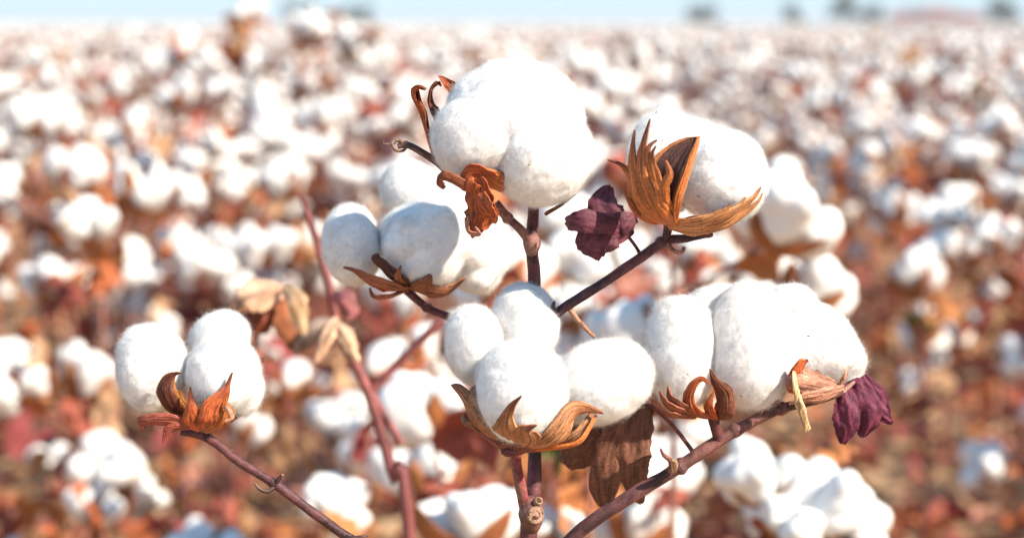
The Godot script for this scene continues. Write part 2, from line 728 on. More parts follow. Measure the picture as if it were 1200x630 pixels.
func row_phase(x: float, z: float) -> float:
	return (x + DRIFT * z) / ROW + 0.5


func make_horizon() -> void:
	# far trees and farm roofs along the edge of the field
	var r := RandomNumberGenerator.new()
	r.seed = 9
	for t in [
		[985, 14.0, 380.0, 10.0, 6.0, "tall dark conifer-shaped tree on the horizon, tallest in the far treeline", "tree"],
		[1013, 12.0, 385.0, 5.0, 6.2, "low olive tree beside the tallest tree on the horizon", "tree"],
		[1168, 0.0, 380.0, 6.0, 10.5, "wide round dark green tree at the right end of the horizon", "tree"],
		[345, 0.0, 390.0, 5.2, 8.0, "low dark tree on the horizon at left, beside a tall white boll", "tree"],
		[419, 0.0, 390.0, 4.6, 7.0, "small dark tree on the horizon left of the topmost sharp boll", "tree"],
		[826, 0.0, 390.0, 4.6, 8.0, "small olive tree on the horizon above the sharp boll with orange bracts", "tree"],
		[925, 0.0, 390.0, 5.2, 4.5, "narrow tree on the horizon left of the tallest far tree", "tree"],
		[1080, 0.0, 400.0, 3.9, 16.0, "long low hedge-like tree behind the red roofs on the horizon", "tree"],
		[1135, 0.0, 400.0, 3.6, 9.0, "low olive tree between the red roofs and the wide round tree", "tree"]]:
		var d: float = t[2]
		var x: float = (t[0] - 600.0) / FPX * d
		var o := thing("tree", t[5], t[6], Vector3(x, 0, -d), "trees on the horizon")
		var h: float = t[3]
		var w: float = t[4]
		var tb := Buf.new()
		tube(tb, [Vector3(0, -0.05, 0), Vector3(0.1, h * 0.3, 0), Vector3(0, h * 0.7, 0.1)], [0.22, 0.16, 0.06], 6, 5, lin(0.10, 0.07, 0.05), lin(0.16, 0.12, 0.08), 3)
		for k in 5:
			var a := r.randf() * TAU
			tube(tb, [Vector3(0, h * (0.25 + 0.08 * k), 0), Vector3(cos(a) * w * 0.3, h * (0.45 + 0.08 * k), sin(a) * w * 0.3)], [0.07, 0.03], 4, 2, lin(0.10, 0.07, 0.05), lin(0.16, 0.12, 0.08), 4)
		part("trunk", mesh_of([[tb, M.stem]]), o)
		var cb := Buf.new()
		var tall := h > 5.0
		var clumps := []
		for k in 16:
			var fy := r.randf_range(0.25, 0.95)
			var a := r.randf() * TAU
			var rr := w * 0.5 * sqrt(r.randf()) * ((1.05 - fy) if tall else sqrt(maxf(0.05, 1.0 - pow(fy * 1.6 - 0.75, 2.0))))
			clumps.append(Vector3(cos(a) * rr, h * fy, sin(a) * rr))
		for k in 6000:
			var c: Vector3 = clumps[r.randi() % 16]
			var q := c + Vector3(r.randfn(), r.randfn() * 0.7, r.randfn()) * minf(w, h) * 0.09
			q.y = clampf(q.y, 0.3, h)
			var s := r.randf_range(0.14, 0.32)
			var u := Vector3(r.randfn(), r.randfn(), r.randfn()).normalized()
			var v2 := u.cross(Vector3(r.randfn(), r.randfn(), r.randfn())).normalized()
			var st := cb.v.size()
			cb.v.append_array([q - u * s, q + v2 * s * 0.6, q + u * s, q - v2 * s * 0.6])
			var g := lin(0.03, 0.05, 0.016).lerp(lin(0.08, 0.085, 0.025), r.randf())
			for z in 4:
				cb.c.append(g)
			cb.i.append_array([st, st + 1, st + 2, st, st + 2, st + 3])
		part("crown", mesh_of([[cb, M.leaf]]), o)
	for t in [[1055, 5.0, 3.0, "farm building with a red roof, leftmost on the horizon"], [1094, 5.0, 4.0, "farm building with a taller red roof at the middle of the far roofs"], [1130, 5.0, 3.0, "small farm building with a red roof beside the wide round tree"]]:
		var d := 370.0
		var o := thing("farm_building", t[3], "building", Vector3((t[0] - 600.0) / FPX * d, 0, -d), "farm roofs on the horizon")
		var w: float = t[1]
		var h: float = t[2]
		box_part("wall", o, Vector3(0, h * 0.3, 0), Vector3(w, h * 0.6, 6.0), lin(0.45, 0.36, 0.30))
		var rb := Buf.new()
		for s in [-1, 1]:
			var y0 := h * 0.58
			var vs := PackedVector3Array([Vector3(-w * 0.54, y0, 3.4 * s), Vector3(w * 0.54, y0, 3.4 * s), Vector3(-w * 0.54, h, 0), Vector3(w * 0.54, h, 0)])
			rb.grid(2, 2, vs, PackedColorArray([lin(0.26, 0.06, 0.05), lin(0.26, 0.06, 0.05), lin(0.26, 0.06, 0.05), lin(0.26, 0.06, 0.05)]), Vector3(0, -5, 0))
		for s in [-1, 1]:
			var st := rb.v.size()
			rb.v.append_array([Vector3(w * 0.5 * s, h * 0.58, 3.0), Vector3(w * 0.5 * s, h * 0.58, -3.0), Vector3(w * 0.5 * s, h - 0.15, 0)])
			for q in 3:
				rb.c.append(lin(0.45, 0.36, 0.30))
			rb.i.append_array([st, st + 1, st + 2])
		part("roof", mesh_of([[rb, M.hair]]), o)
		for k in 3:
			box_part("window", o, Vector3(w * (-0.3 + 0.3 * k), h * 0.34, 3.01), Vector3(0.9, 0.9, 0.06), lin(0.04, 0.05, 0.06))


func box_part(called: String, parent: Node3D, where: Vector3, size: Vector3, c: Color) -> void:
	var bm := BoxMesh.new()
	bm.size = size
	var m := StandardMaterial3D.new()
	m.albedo_color = c.linear_to_srgb()
	m.roughness = 0.8
	bm.material = m
	part(called, bm, parent, where)


# ------------------------------------------------------------------ the plant in focus
var hero: Node3D
var boll_d := 0.9
var boll_node: Node3D
var boll_c := Vector3.ZERO
const MM := 0.001


func start_boll(px: float, py: float, d: float, label := "") -> void:
	finish_boll()
	boll_d = d
	boll_c = at(px, py, d) - base_at
	boll_node = Node3D.new()
	boll_node.name = "boll"
	hero.add_child(boll_node, true)
	boll_node.position = boll_c
	if label:
		boll_node.set_meta("label", label)


# a lock: its middle in the picture, half axes in pixels at the boll's distance, mm nearer, roll
func lock(px: float, py: float, nearer: float, rx: float, ry: float, rz: float, roll := 0.0, sd := 1, n := 44, lump := 1.0, taper := 0.0, extra: Array = [], fibres := 1500) -> void:
	var d := boll_d - nearer * MM
	var k := boll_d / FPX
	var c := at(px, py, d) - base_at - boll_c
	var bufs := lock_bufs(c, axes(roll, rx * k * 1.10, ry * k * 1.10, rz * k * 1.10), sd, n, fibres, lump, taper, extra)
	var l := []
	for bu in bufs:
		l.append([bu, M.lint])
	part("lint_lock", mesh_of(l), boll_node)
	# loose fibre all over the lock
	var b: Buf = bufs[0]
	var area := 0.0
	for t in range(0, b.i.size(), 3):
		area += (b.v[b.i[t + 1]] - b.v[b.i[t]]).cross(b.v[b.i[t + 2]] - b.v[b.i[t]]).length() * 0.5
	var r := RandomNumberGenerator.new()
	r.seed = 900 + sd
	for q in int(area * 1e4 * 22.0):
		var vi := r.randi() % b.v.size()
		var basis := tilt_basis(b.n[vi], r.randf() * TAU, r.randf_range(0.75, 1.3))
		fuzz_at[r.randi() % 3].append(Transform3D(basis, b.v[vi]))
	# crumbs of dry leaf caught in the fibre
	for q in (0 if sd > 7 and sd < 12 else 1):
		var vi := r.randi() % b.v.size()
		for tries in 30:
			if b.n[vi].dot(cam_basis.z) > 0.35:
				break
			vi = r.randi() % b.v.size()
		var crumb := Buf.new()
		var nn := b.n[vi]
		var t := nn.cross(Vector3(r.randfn(), r.randfn(), r.randfn())).normalized()
		var p := b.v[vi] + nn * 0.0009
		var len := r.randf_range(0.0004, 0.0010)
		blade(crumb, [p - t * len, p + nn * len * 0.3, p + t * len], [len * 0.3, len * r.randf_range(0.5, 1.0), len * 0.1], p - nn, 0.3, 0.0001, lin(0.16, 0.07, 0.03), lin(0.2, 0.09, 0.04), sd + q, 0.3, 4, 4, 0.2)
		part("leaf_crumb", mesh_of([[crumb, M.bur]]), boll_node)


var fuzz_at := [[], [], []]
var fuzz_meshes := []


func finish_boll() -> void:
	for k in 3:
		if fuzz_at[k].is_empty():
			continue
		var mm := MultiMesh.new()
		mm.transform_format = MultiMesh.TRANSFORM_3D
		mm.mesh = fuzz_meshes[k]
		mm.instance_count = fuzz_at[k].size()
		for q in fuzz_at[k].size():
			mm.set_instance_transform(q, fuzz_at[k][q])
		var o := MultiMeshInstance3D.new()
		o.name = "lint_fuzz"
		o.multimesh = mm
		o.set_meta("kind", "stuff")
		boll_node.add_child(o, true)
	fuzz_at = [[], [], []]


# a small mat of curled fibres, lying on the plane y = 0
func fuzz_mesh(sd: int) -> ArrayMesh:
	var r := RandomNumberGenerator.new()
	r.seed = 300 + sd
	var b := Buf.new()
	b.own_normals = true
	for k in 44:
		var p := Vector3(r.randfn(), 0, r.randfn()) * 0.0016
		p.y = -0.0004
		var a := r.randf() * TAU
		var bend := r.randf_range(-0.9, 0.9)
		var rise := r.randf_range(0.05, 0.55) + (0.5 if r.randf() < 0.12 else 0.0)
		var seg := r.randf_range(0.0006, 0.0012)
		var w := r.randf_range(0.000014, 0.000026)
		var s := b.v.size()
		for q in 4:
			var dir := Vector3(cos(a), rise, sin(a)).normalized()
			var u := dir.cross(Vector3.UP).normalized()
			var u2 := u.cross(dir)
			for e in 3:
				var off := u * cos(TAU * e / 3.0) + u2 * sin(TAU * e / 3.0)
				b.v.append(p + off * w * (1.0 - 0.2 * q))
				b.n.append(off)
				b.c.append(Color.WHITE)
			p += dir * seg
			a += bend
			rise -= r.randf_range(0.0, 0.35)
		for q in 3:
			for e in 3:
				var e2 := (e + 1) % 3
				var p0 := s + q * 3
				b.i.append_array([p0 + e, p0 + e2, p0 + 3 + e, p0 + e2, p0 + 3 + e2, p0 + 3 + e])
	return mesh_of([[b, M.fuzz]])


func tufts(sd: int) -> Array:
	var r := RandomNumberGenerator.new()
	r.seed = 60 + sd
	var l := []
	for k in 10:
		l.append([Vector3(r.randfn(), r.randfn(), r.randfn()).normalized() * r.randf_range(0.58, 0.70), r.randf_range(0.30, 0.40)])
	return l


# a list of blades [[px, py, mm nearer, width px], ...] that make one piece of the bur
func valve(called: String, blades: Array, cup: float, thick_mm: float, col_out: Color, col_in: Color, sd: int, ragged := 0.1, crumple := 0.0, tip := Color(0, 0, 0, 0), center := Vector3.ZERO) -> void:
	var b := Buf.new()
	var n := 0
	for bl in blades:
		var pts := []
		var ws := []
		for q in bl:
			pts.append(at(q[0], q[1], boll_d - q[2] * MM) - base_at - boll_c)
			ws.append(q[3] * boll_d / FPX)
		blade(b, pts, ws, center, cup, thick_mm * MM, col_out, col_in, sd + n, ragged, 30, 25, crumple, tip)
		n += 1
	part(called, mesh_of([[b, M.bur]]), boll_node)


func leaf_of(called: String, d: float, center: Vector3, blades: Array, cup: float, col_out: Color, col_in: Color, sd: int, crumple := 0.12, ragged := 0.15) -> void:
	ridge = 0.010
	streaky = 0.15
	var b := Buf.new()
	var n := 0
	for bl in blades:
		var pts := []
		var ws := []
		for q in bl:
			pts.append(at(q[0], q[1], d - q[2] * MM) - base_at)
			ws.append(q[3] * d / FPX)
		blade(b, pts, ws, center - base_at, cup, 0.0005, col_out, col_in, sd + n, ragged, 34, 19, crumple)
		n += 1
	ridge = 0.05
	streaky = 1.0
	part(called, mesh_of([[b, M.bur]]), hero)


# a stem or branch: [[px, py, distance, radius px], ...]; hairs along it
func limb(called: String, list: Array, a: Color, b2: Color, sd: int, steps := 40, hairs := 160, knots: Array = []) -> void:
	var pts := []
	var rs := []
	for q in list:
		pts.append(at(q[0], q[1], q[2]) - base_at)
		rs.append(q[3] * q[2] / FPX)
	limb_points(called, pts, rs, a, b2, sd, steps, hairs, knots)


func limb_points(called: String, pts: Array, rs: Array, a: Color, b2: Color, sd: int, steps: int, hairs: int, knots: Array) -> void:
	var buf := Buf.new()
	tube(buf, pts, rs, 12, steps, a, b2, sd, 0.10)
	for k in knots:      # [along 0..1, radius factor, length mm]
		var cv := curve_points(pts, rs, 100)
		var idx := int(k[0] * 100)
		var p: Vector3 = cv[0][idx]
		var dir: Vector3 = (cv[0][mini(idx + 1, 100)] - cv[0][maxi(idx - 1, 0)]).normalized()
		var r: float = cv[1][idx]
		var L: float = k[2] * MM
		tube(buf, [p - dir * L, p - dir * L * 0.5, p, p + dir * L * 0.5, p + dir * L], [r * 0.98, r * lerpf(1.0, k[1], 0.7), r * k[1], r * lerpf(1.0, k[1], 0.6), r * 0.98], 12, 14, a.lerp(b2, 0.3), b2, sd + 31, 0.2)
	var list := [[buf, M.stem]]
	if hairs > 0:
		var r2 := RandomNumberGenerator.new()
		r2.seed = sd * 31
		var h := Buf.new()
		h.own_normals = true
		var grid_from := 26
		for k in hairs:
			var idx := grid_from + r2.randi() % ((steps + 1) * 12)
			var p := buf.v[idx]
			var ring := (idx - grid_from) / 12
			var mid := Vector3.ZERO
			for j in 12:
				mid += buf.v[grid_from + ring * 12 + j]
			var nn := (p - mid / 12.0).normalized()
			var L := r2.randf_range(0.0006, 0.0018)
			var t := Vector3(r2.randfn(), r2.randfn(), r2.randfn()).normalized()
			var w := nn.cross(t).normalized() * 0.00006
			var s := h.v.size()
			h.v.append_array([p - w, p + w, p + nn * L + t * L * 0.4])
			for q in 3:
				h.n.append((nn + t * 0.3).normalized())
				h.c.append(lin(0.55, 0.42, 0.34))
			h.i.append_array([s, s + 2, s + 1])
		list.append([h, M.hair])
	part(called, mesh_of(list), hero)


func make_hero() -> void:
	var foot := at(618, 640, 0.91)
	base_at = Vector3(foot.x, 0, foot.z)
	hero = thing("cotton_plant", "tall cotton plant in sharp focus at the front, six open white bolls on purple-brown branches", "cotton plant", base_at)
	var dark := lin(0.050, 0.020, 0.024)
	var red := lin(0.15, 0.042, 0.045)
	var pale := lin(0.26, 0.14, 0.10)
	for k in 3:
		fuzz_meshes.append(fuzz_mesh(k))
	# --- stem and branches
	var pts := [Vector3(0.0, -0.01, 0.0), Vector3(0.006, 0.3, 0.004), Vector3(-0.004, 0.6, -0.002)]
	var rs := [0.0062, 0.0056, 0.0050]
	for q in [[619, 660, 0.91, 10.0], [621, 610, 0.912, 10.0], [626, 560, 0.915, 8.5], [627, 480, 0.925, 8.0], [627, 380, 0.918, 7.6], [626, 320, 0.912, 7.4], [623, 285, 0.905, 7.8], [625, 250, 0.905, 6.6], [625, 200, 0.905, 6.0]]:
		pts.append(at(q[0], q[1], q[2]) - base_at)
		rs.append(q[3] * q[2] / FPX)
	limb_points("stem", pts, rs, dark.lerp(red, 0.35), red, 3, 130, 700, [])
	# the knot of old leaf scars under the middle boll, and the node under the top boll
	limb("node", [[621, 582, 0.907, 8], [622, 590, 0.906, 13], [622, 601, 0.905, 16], [622, 611, 0.906, 14], [621, 620, 0.908, 10]], red, pale, 7, 16, 60)
	limb("leaf_scar", [[627, 603, 0.902, 11], [628, 603.5, 0.8982, 10.5], [628, 603.5, 0.8979, 8]], pale * 1.3, lin(0.42, 0.26, 0.17), 9, 6, 0)
	limb("leaf_scar", [[628, 603.5, 0.8985, 6.2], [628, 604, 0.8977, 5.6], [628, 604, 0.8976, 3]], red, pale, 19, 6, 0)
	limb("leaf_scar", [[630, 588, 0.902, 5.5], [632, 586, 0.8995, 4.6], [632, 586, 0.899, 3]], pale, lin(0.4, 0.25, 0.16), 11, 6, 0)
	limb("node", [[623, 296, 0.903, 7.2], [623, 288, 0.901, 10], [623, 281, 0.901, 10.5], [624, 274, 0.903, 7]], red, pale, 8, 14, 60)
	limb("pedicel", [[615, 594, 0.905, 7], [609, 566, 0.900, 6.6], [605, 540, 0.896, 6.2], [604, 522, 0.893, 7.5]], lin(0.30, 0.05, 0.06), pale, 12, 20, 120)
	limb("branch", [[622, 284, 0.902, 6], [608, 267, 0.897, 5.4], [594, 254, 0.893, 5.2], [580, 238, 0.892, 6]], red, pale, 13, 20, 120, [[0.65, 1.35, 2.0]])
	limb("branch", [[527, 205, 0.90, 4.5], [512, 190, 0.897, 4.6], [492, 177, 0.895, 4.2], [478, 170, 0.894, 4.0], [466, 171, 0.893, 3.4]], dark, pale, 14, 24, 120, [[0.8, 1.4, 1.6]])
	limb("twig", [[474, 170, 0.894, 2.6], [466, 164, 0.892, 2.6], [459, 168, 0.890, 2.4], [464, 176, 0.890, 2.0], [473, 176, 0.891, 1.8], [477, 170, 0.892, 1.2]], lin(0.22, 0.12, 0.09), pale, 15, 22, 30)
	limb("twig", [[463, 166, 0.891, 2.2], [455, 169, 0.890, 1.8], [449, 168, 0.890, 0.8]], lin(0.22, 0.12, 0.09), pale, 16, 12, 20)
	limb("branch", [[627, 420, 0.925, 6.5], [640, 385, 0.915, 6.5], [655, 365, 0.905, 6.2], [700, 336, 0.903, 5.8], [745, 306, 0.902, 5.6], [779, 283, 0.900, 6.0], [806, 279, 0.897, 5.0], [833, 273, 0.894, 4.6]], dark, red.lerp(dark, 0.4), 17, 60, 420, [[0.70, 1.35, 2.4], [0.98, 1.3, 1.8]])
	limb("pedicel", [[778, 284, 0.900, 5.2], [781, 276, 0.898, 5.2], [784, 262, 0.896, 6.5]], dark, red, 18, 14, 60)
	limb("twig", [[783, 286, 0.897, 3.0], [790, 294, 0.894, 2.6], [799, 295, 0.892, 2.6], [802, 289, 0.891, 2.2]], lin(0.24, 0.08, 0.05), pale, 20, 14, 20)
	limb("twig", [[668, 362, 0.905, 3.4], [676, 374, 0.902, 3.0], [686, 384, 0.900, 2.8], [697, 395, 0.899, 2.0]], lin(0.40, 0.17, 0.08), pale, 21, 18, 60, [[0.55, 1.4, 1.2]])
	limb("twig", [[652, 366, 0.903, 3.0], [648, 360, 0.901, 2.4], [650, 353, 0.900, 1.2]], dark, dark, 22, 8, 10)
	limb("branch", [[619, 760, 0.915, 9], [630, 690, 0.915, 9], [670, 631, 0.915, 8.6], [735, 584, 0.915, 8.2], [790, 551, 0.915, 8.0], [842, 516, 0.916, 7.4], [878, 496, 0.917, 6.6], [915, 479, 0.918, 6.0], [955, 470, 0.919, 4.6], [988, 460, 0.920, 3.6]], dark.lerp(red, 0.2), red.lerp(pale, 0.3), 23, 80, 420, [[0.46, 1.35, 3.0], [0.62, 1.25, 3.0], [0.78, 1.3, 2.5]])
	limb("pedicel", [[843, 517, 0.916, 6.4], [840, 505, 0.913, 6.0], [835, 488, 0.908, 6.6]], dark.lerp(red, 0.3), red, 24, 14, 60)
	limb("twig", [[787, 552, 0.911, 4], [786, 540, 0.908, 3.4], [778, 533, 0.906, 2.6], [774, 525, 0.905, 1.2]], lin(0.25, 0.09, 0.06), pale, 25, 14, 20)
	limb("twig", [[790, 550, 0.908, 4], [791, 543, 0.903, 3.6], [790, 539, 0.901, 2.2]], pale, lin(0.45, 0.28, 0.18), 26, 8, 10)
	limb("branch", [[619, 800, 0.92, 8], [560, 725, 0.915, 7.2], [480, 672, 0.905, 6.6], [410, 631, 0.90, 6.2], [365, 599, 0.898, 5.8], [322, 567, 0.896, 5.6], [280, 541, 0.896, 5.2], [243, 513, 0.897, 5.2], [212, 506, 0.898, 4.2]], dark, red.lerp(dark, 0.3), 27, 90, 460, [[0.63, 1.45, 2.6], [0.88, 1.25, 2.0]])
	limb("twig", [[322, 566, 0.895, 3.4], [328, 560, 0.893, 2.8], [331, 556, 0.892, 1.6]], dark, pale, 28, 8, 12)
	limb("twig", [[321, 571, 0.895, 3.0], [313, 576, 0.893, 2.4], [304, 573, 0.892, 2.0], [298, 566, 0.892, 1.2]], dark, pale, 29, 14, 12)
	limb("twig", [[404, 628, 0.897, 3.4], [414, 630, 0.894, 2.6], [432, 627, 0.893, 1.5]], dark, pale, 39, 10, 12)
	limb("branch", [[627, 440, 0.93, 5.4], [580, 398, 0.95, 5], [527, 372, 0.966, 4.8], [500, 360, 0.97, 4.8], [474, 338, 0.972, 5.6]], dark, red, 30, 36, 200, [[0.75, 1.4, 2.2]])
	# --- the top boll: one big soft head
	var rust := lin(0.42, 0.095, 0.03)
	var orange := lin(0.52, 0.155, 0.04)
	var brown := lin(0.20, 0.06, 0.03)
	var tipc := Color(0.10, 0.035, 0.025, 0.85)
	start_boll(603, 158, 0.895, "largest boll, a full round white head at the top of the plant")
	lock(604, 140, 1, 90, 78, 72, 0, 1, 56, 0.6)
	lock(563, 160, 11, 63, 57, 52, 12, 2, 50, 0.5)
	lock(634, 180, 9, 65, 68, 60, -20, 3, 54, 0.6)
	valve("bract", [[[528, 212, -4, 14], [507, 184, -2, 12], [499, 158, -2, 16], [492, 134, -1, 24], [485, 117, 0, 20], [483, 106, 3, 13], [489, 101, 6, 8], [499, 104, 8, 3]]], 0.30, 0.5, rust, brown, 41, 0.35, 0.16)
	valve("bract", [[[528, 160, -12, 22], [510, 140, -8, 20], [502, 122, -6, 15], [504, 106, -5, 10], [511, 97, -4, 8], [517, 101, -4, 4]]], 0.3, 0.5, rust * 0.6, brown, 45, 0.3, 0.14)
	valve("bract", [[[548, 118, -14, 22], [536, 107, -6, 18], [524, 98, -3, 12], [514, 89, -2, 1]]], 0.2, 0.5, orange, rust, 48, 0.10, 0.04)
	valve("bract", [[[592, 225, 6, 20], [568, 208, 22, 34], [552, 209, 27, 30], [548, 225, 25, 20]], [[556, 208, 26, 22], [560, 232, 25, 40], [562, 252, 23, 40], [556, 268, 22, 20], [553, 279, 21, 2]], [[561, 228, 26, 18], [566, 245, 28, 32], [577, 255, 27, 14], [580, 262, 25, 2]]], 0.12, 0.6, rust, orange, 51, 0.16, 0.09)
	valve("bract", [[[545, 222, 24, 16], [528, 212, 26, 16], [517, 210, 27, 14], [513, 216, 24, 10], [520, 221, 22, 6]]], 0.35, 0.5, brown * 1.2, rust, 55, 0.12, 0.08)
	valve("bract", [[[545, 255, 22, 12], [548, 272, 24, 9], [560, 275, 26, 7], [556, 266, 26, 3]]], 0.2, 0.5, lin(0.42, 0.18, 0.12), rust, 59, 0.1, 0.08)
	valve("bract", [[[640, 252, -4, 14], [660, 240, -2, 16], [676, 226, 0, 6], [684, 217, 0, 1]]], 0.2, 0.6, brown, rust, 58)
	valve("bur_valve", [[[622, 226, -4, 30], [600, 226, 8, 44], [580, 218, 18, 40], [566, 206, 22, 20], [555, 200, 22, 2]]], 0.25, 0.9, orange, orange * 0.8, 62)
	# --- the right-hand boll with long orange bracts
	start_boll(815, 205, 0.895, "boll with long fringed orange bracts and a dark open valve, at the end of a branch")
	lock(779, 190, -6, 50, 67, 44, 6, 5, 44, 0.8)
	lock(848, 206, 4, 57, 59, 52, -20, 6, 48, 0.75)
	lock(812, 180, -16, 46, 46, 40, 0, 7, 30, 0.9)
	valve("bract", [
		[[787, 263, 14, 16], [762, 258, 24, 22], [742, 236, 24, 20], [737, 206, 20, 14], [727, 193, 19, 5], [712, 187, 18, 1]],
		[[787, 263, 14, 16], [766, 256, 26, 24], [748, 230, 27, 22], [740, 195, 24, 14], [741, 170, 23, 7], [744, 152, 22, 1]],
		[[787, 263, 15, 16], [769, 252, 28, 24], [754, 222, 29, 22], [750, 188, 27, 15], [755, 162, 27, 8], [762, 139, 26, 1]],
		[[787, 263, 15, 16], [773, 248, 29, 24], [762, 216, 30, 20], [758, 190, 29, 12], [760, 172, 29, 6], [770, 164, 29, 1]],
		[[788, 262, 15, 14], [778, 244, 29, 22], [768, 214, 31, 18], [765, 194, 31, 9], [764, 180, 31, 5], [769, 171, 32, 1]]], 0.16, 0.5, orange * 1.05, rust, 63, 0.12, 0.05, tipc)
	edge_col = Color(0.40, 0.15, 0.05, 0.9)
	valve("bur_valve", [[[788, 262, 16, 14], [777, 238, 24, 40], [783, 204, 28, 46], [799, 178, 27, 28], [818, 161, 26, 2]]], -0.22, 0.9, lin(0.075, 0.026, 0.02), lin(0.075, 0.026, 0.02), 69, 0.05, 0.03)
	edge_col = Color(0, 0, 0, 0)
	valve("bur_rim", [[[789, 262, 18, 12], [793, 238, 30, 10], [803, 206, 32, 9], [812, 182, 30, 7], [819, 160, 27, 3]]], 0.2, 1.4, orange * 1.2, orange, 71, 0.12)
	valve("bract", [[[782, 246, 30, 10], [777, 222, 35, 13], [784, 204, 37, 9], [780, 188, 36, 3]]], 0.3, 0.5, orange, rust, 73, 0.1, 0.04, Color(0.16, 0.05, 0.03, 0.6))
	valve("bract", [
		[[783, 262, 12, 16], [812, 266, 22, 24], [845, 260, 22, 22], [872, 243, 18, 17], [886, 230, 16, 7], [892, 219, 15, 1]],
		[[783, 266, 10, 14], [812, 273, 16, 22], [848, 266, 16, 18], [874, 250, 14, 14], [890, 236, 12, 6], [894, 226, 12, 1]],
		[[790, 262, 16, 12], [820, 261, 25, 18], [848, 253, 26, 15], [866, 243, 24, 7], [874, 231, 23, 1]],
		[[790, 264, 16, 12], [818, 262, 26, 16], [840, 253, 28, 10], [852, 245, 28, 5], [858, 238, 28, 1]]], 0.16, 0.5, lin(0.50, 0.22, 0.09), orange, 76, 0.16, 0.06, Color(0.24, 0.10, 0.05, 0.5))
	valve("bract", [[[770, 262, 22, 12], [752, 256, 23, 10], [740, 244, 24, 8], [732, 226, 22, 2]]], 0.3, 0.5, rust, orange, 81, 0.15, 0.06)
	# --- the middle boll: four locks in an open bur
	start_boll(630, 440, 0.893, "middle boll of four plump separate locks in an open brown bur")
	lock(556, 404, -2, 38, 52, 38, 4, 8, 40, 0.7)
	lock(617, 379, -16, 44, 54, 42, 8, 9, 44, 0.7)
	lock(706, 447, 0, 67, 53, 46, 28, 10, 48, 0.7, 0.0)
	lock(612, 458, 20, 58, 65, 49, 6, 11, 52, 0.65)
	var tan := lin(0.42, 0.19, 0.09)
	valve("bur_valve", [[[606, 524, 6, 22], [578, 512, 18, 32], [556, 492, 22, 30], [545, 470, 18, 26], [537, 458, 14, 16], [529, 451, 10, 2]], [[556, 492, 22, 20], [551, 472, 22, 22], [552, 459, 20, 13], [558, 451, 19, 1]]], 0.2, 0.9, tan, tan * 0.9, 83, 0.06, 0.02, Color(0.22, 0.07, 0.03, 0.7))
	valve("bur_valve", [[[606, 524, 10, 36], [597, 512, 30, 46], [592, 501, 37, 26], [594, 487, 41, 13], [601, 474, 45, 7], [611, 464, 48, 1]]], 0.16, 0.9, tan, tan * 0.8, 86, 0.06, 0.02, Color(0.24, 0.07, 0.03, 0.9))
	valve("bur_valve", [[[608, 525, 10, 30], [616, 515, 31, 34], [614, 506, 38, 18], [619, 502, 40, 8], [629, 498, 42, 1]]], 0.16, 0.9, tan, tan * 0.8, 88, 0.06, 0.02, Color(0.22, 0.06, 0.03, 0.9))
	valve("bur_valve", [[[610, 525, 8, 24], [640, 520, 26, 26], [660, 502, 29, 30], [671, 484, 26, 28], [686, 479, 22, 13], [707, 484, 20, 1]]], 0.12, 0.9, tan * 1.15, orange, 90, 0.06, 0.03, Color(0.30, 0.09, 0.03, 0.8))
	valve("bur_valve", [[[618, 526, 6, 12], [652, 522, 17, 14], [676, 513, 20, 17], [689, 496, 17, 14], [694, 482, 15, 3]]], 0.25, 1.0, tan * 0.8, brown * 0.6, 92, 0.06, 0.03)
	valve("bur_valve", [[[620, 528, 8, 8], [655, 525, 20, 8], [680, 518, 24, 7], [694, 497, 20, 4], [699, 486, 18, 2]]], 0.2, 1.2, orange * 1.2, orange, 94, 0.06, 0.02)
	valve("calyx", [[[640, 527, 4, 14], [610, 529, 16, 18], [586, 524, 16, 16], [566, 510, 12, 8], [545, 492, 8, 4]]], 0.3, 1.2, lin(0.27, 0.09, 0.06), brown, 96, 0.25, 0.12)
	valve("calyx", [[[612, 530, 12, 8], [600, 533, 18, 9], [590, 531, 17, 8], [588, 525, 16, 3]]], 0.3, 1.5, lin(0.20, 0.06, 0.05), brown, 98, 0.25, 0.15)
	valve("calyx", [[[555, 500, 14, 8], [546, 497, 16, 9], [542, 490, 15, 6], [547, 487, 14, 2]]], 0.3, 1.5, lin(0.30, 0.14, 0.08), brown, 99, 0.25, 0.15)
	# --- the left boll
	start_boll(225, 435, 0.895, "left boll on a bare slanting branch, with a dark cupped valve at its front")
	lock(178, 431, 4, 46, 56, 44, 6, 12, 46, 0.7)
	lock(256, 396, -20, 40, 34, 36, 30, 13, 40, 0.8)
	lock(260, 438, 8, 47, 51, 42, -12, 14, 46, 0.7)
	lock(291, 462, 4, 17, 29, 20, -18, 15, 28, 0.8, 0.0, [], 900)
	edge_col = Color(0.42, 0.16, 0.04, 0.9)
	valve("bur_valve", [[[222, 493, 10, 12], [205, 482, 22, 30], [193, 462, 27, 31], [196, 446, 27, 18], [204, 438, 27, 5], [212, 437, 28, 1]]], 0.25, 0.9, lin(0.13, 0.035, 0.02), rust, 101, 0.06, 0.04)
	edge_col = Color(0, 0, 0, 0)
	valve("bract", [[[240, 503, 8, 12], [215, 497, 22, 18], [190, 494, 26, 20], [172, 494, 26, 17], [163, 496, 24, 12], [166, 503, 22, 7]], [[222, 500, 22, 16], [200, 503, 24, 14], [193, 511, 23, 6], [190, 520, 22, 1]]], 0.2, 0.6, lin(0.36, 0.09, 0.06), rust, 105, 0.14, 0.08)
	valve("bract", [[[236, 504, 8, 20], [228, 496, 24, 34], [224, 482, 28, 16], [223, 468, 29, 6], [223, 453, 30, 1]]], 0.12, 0.6, rust * 1.15, orange, 108, 0.08, 0.04, tipc)
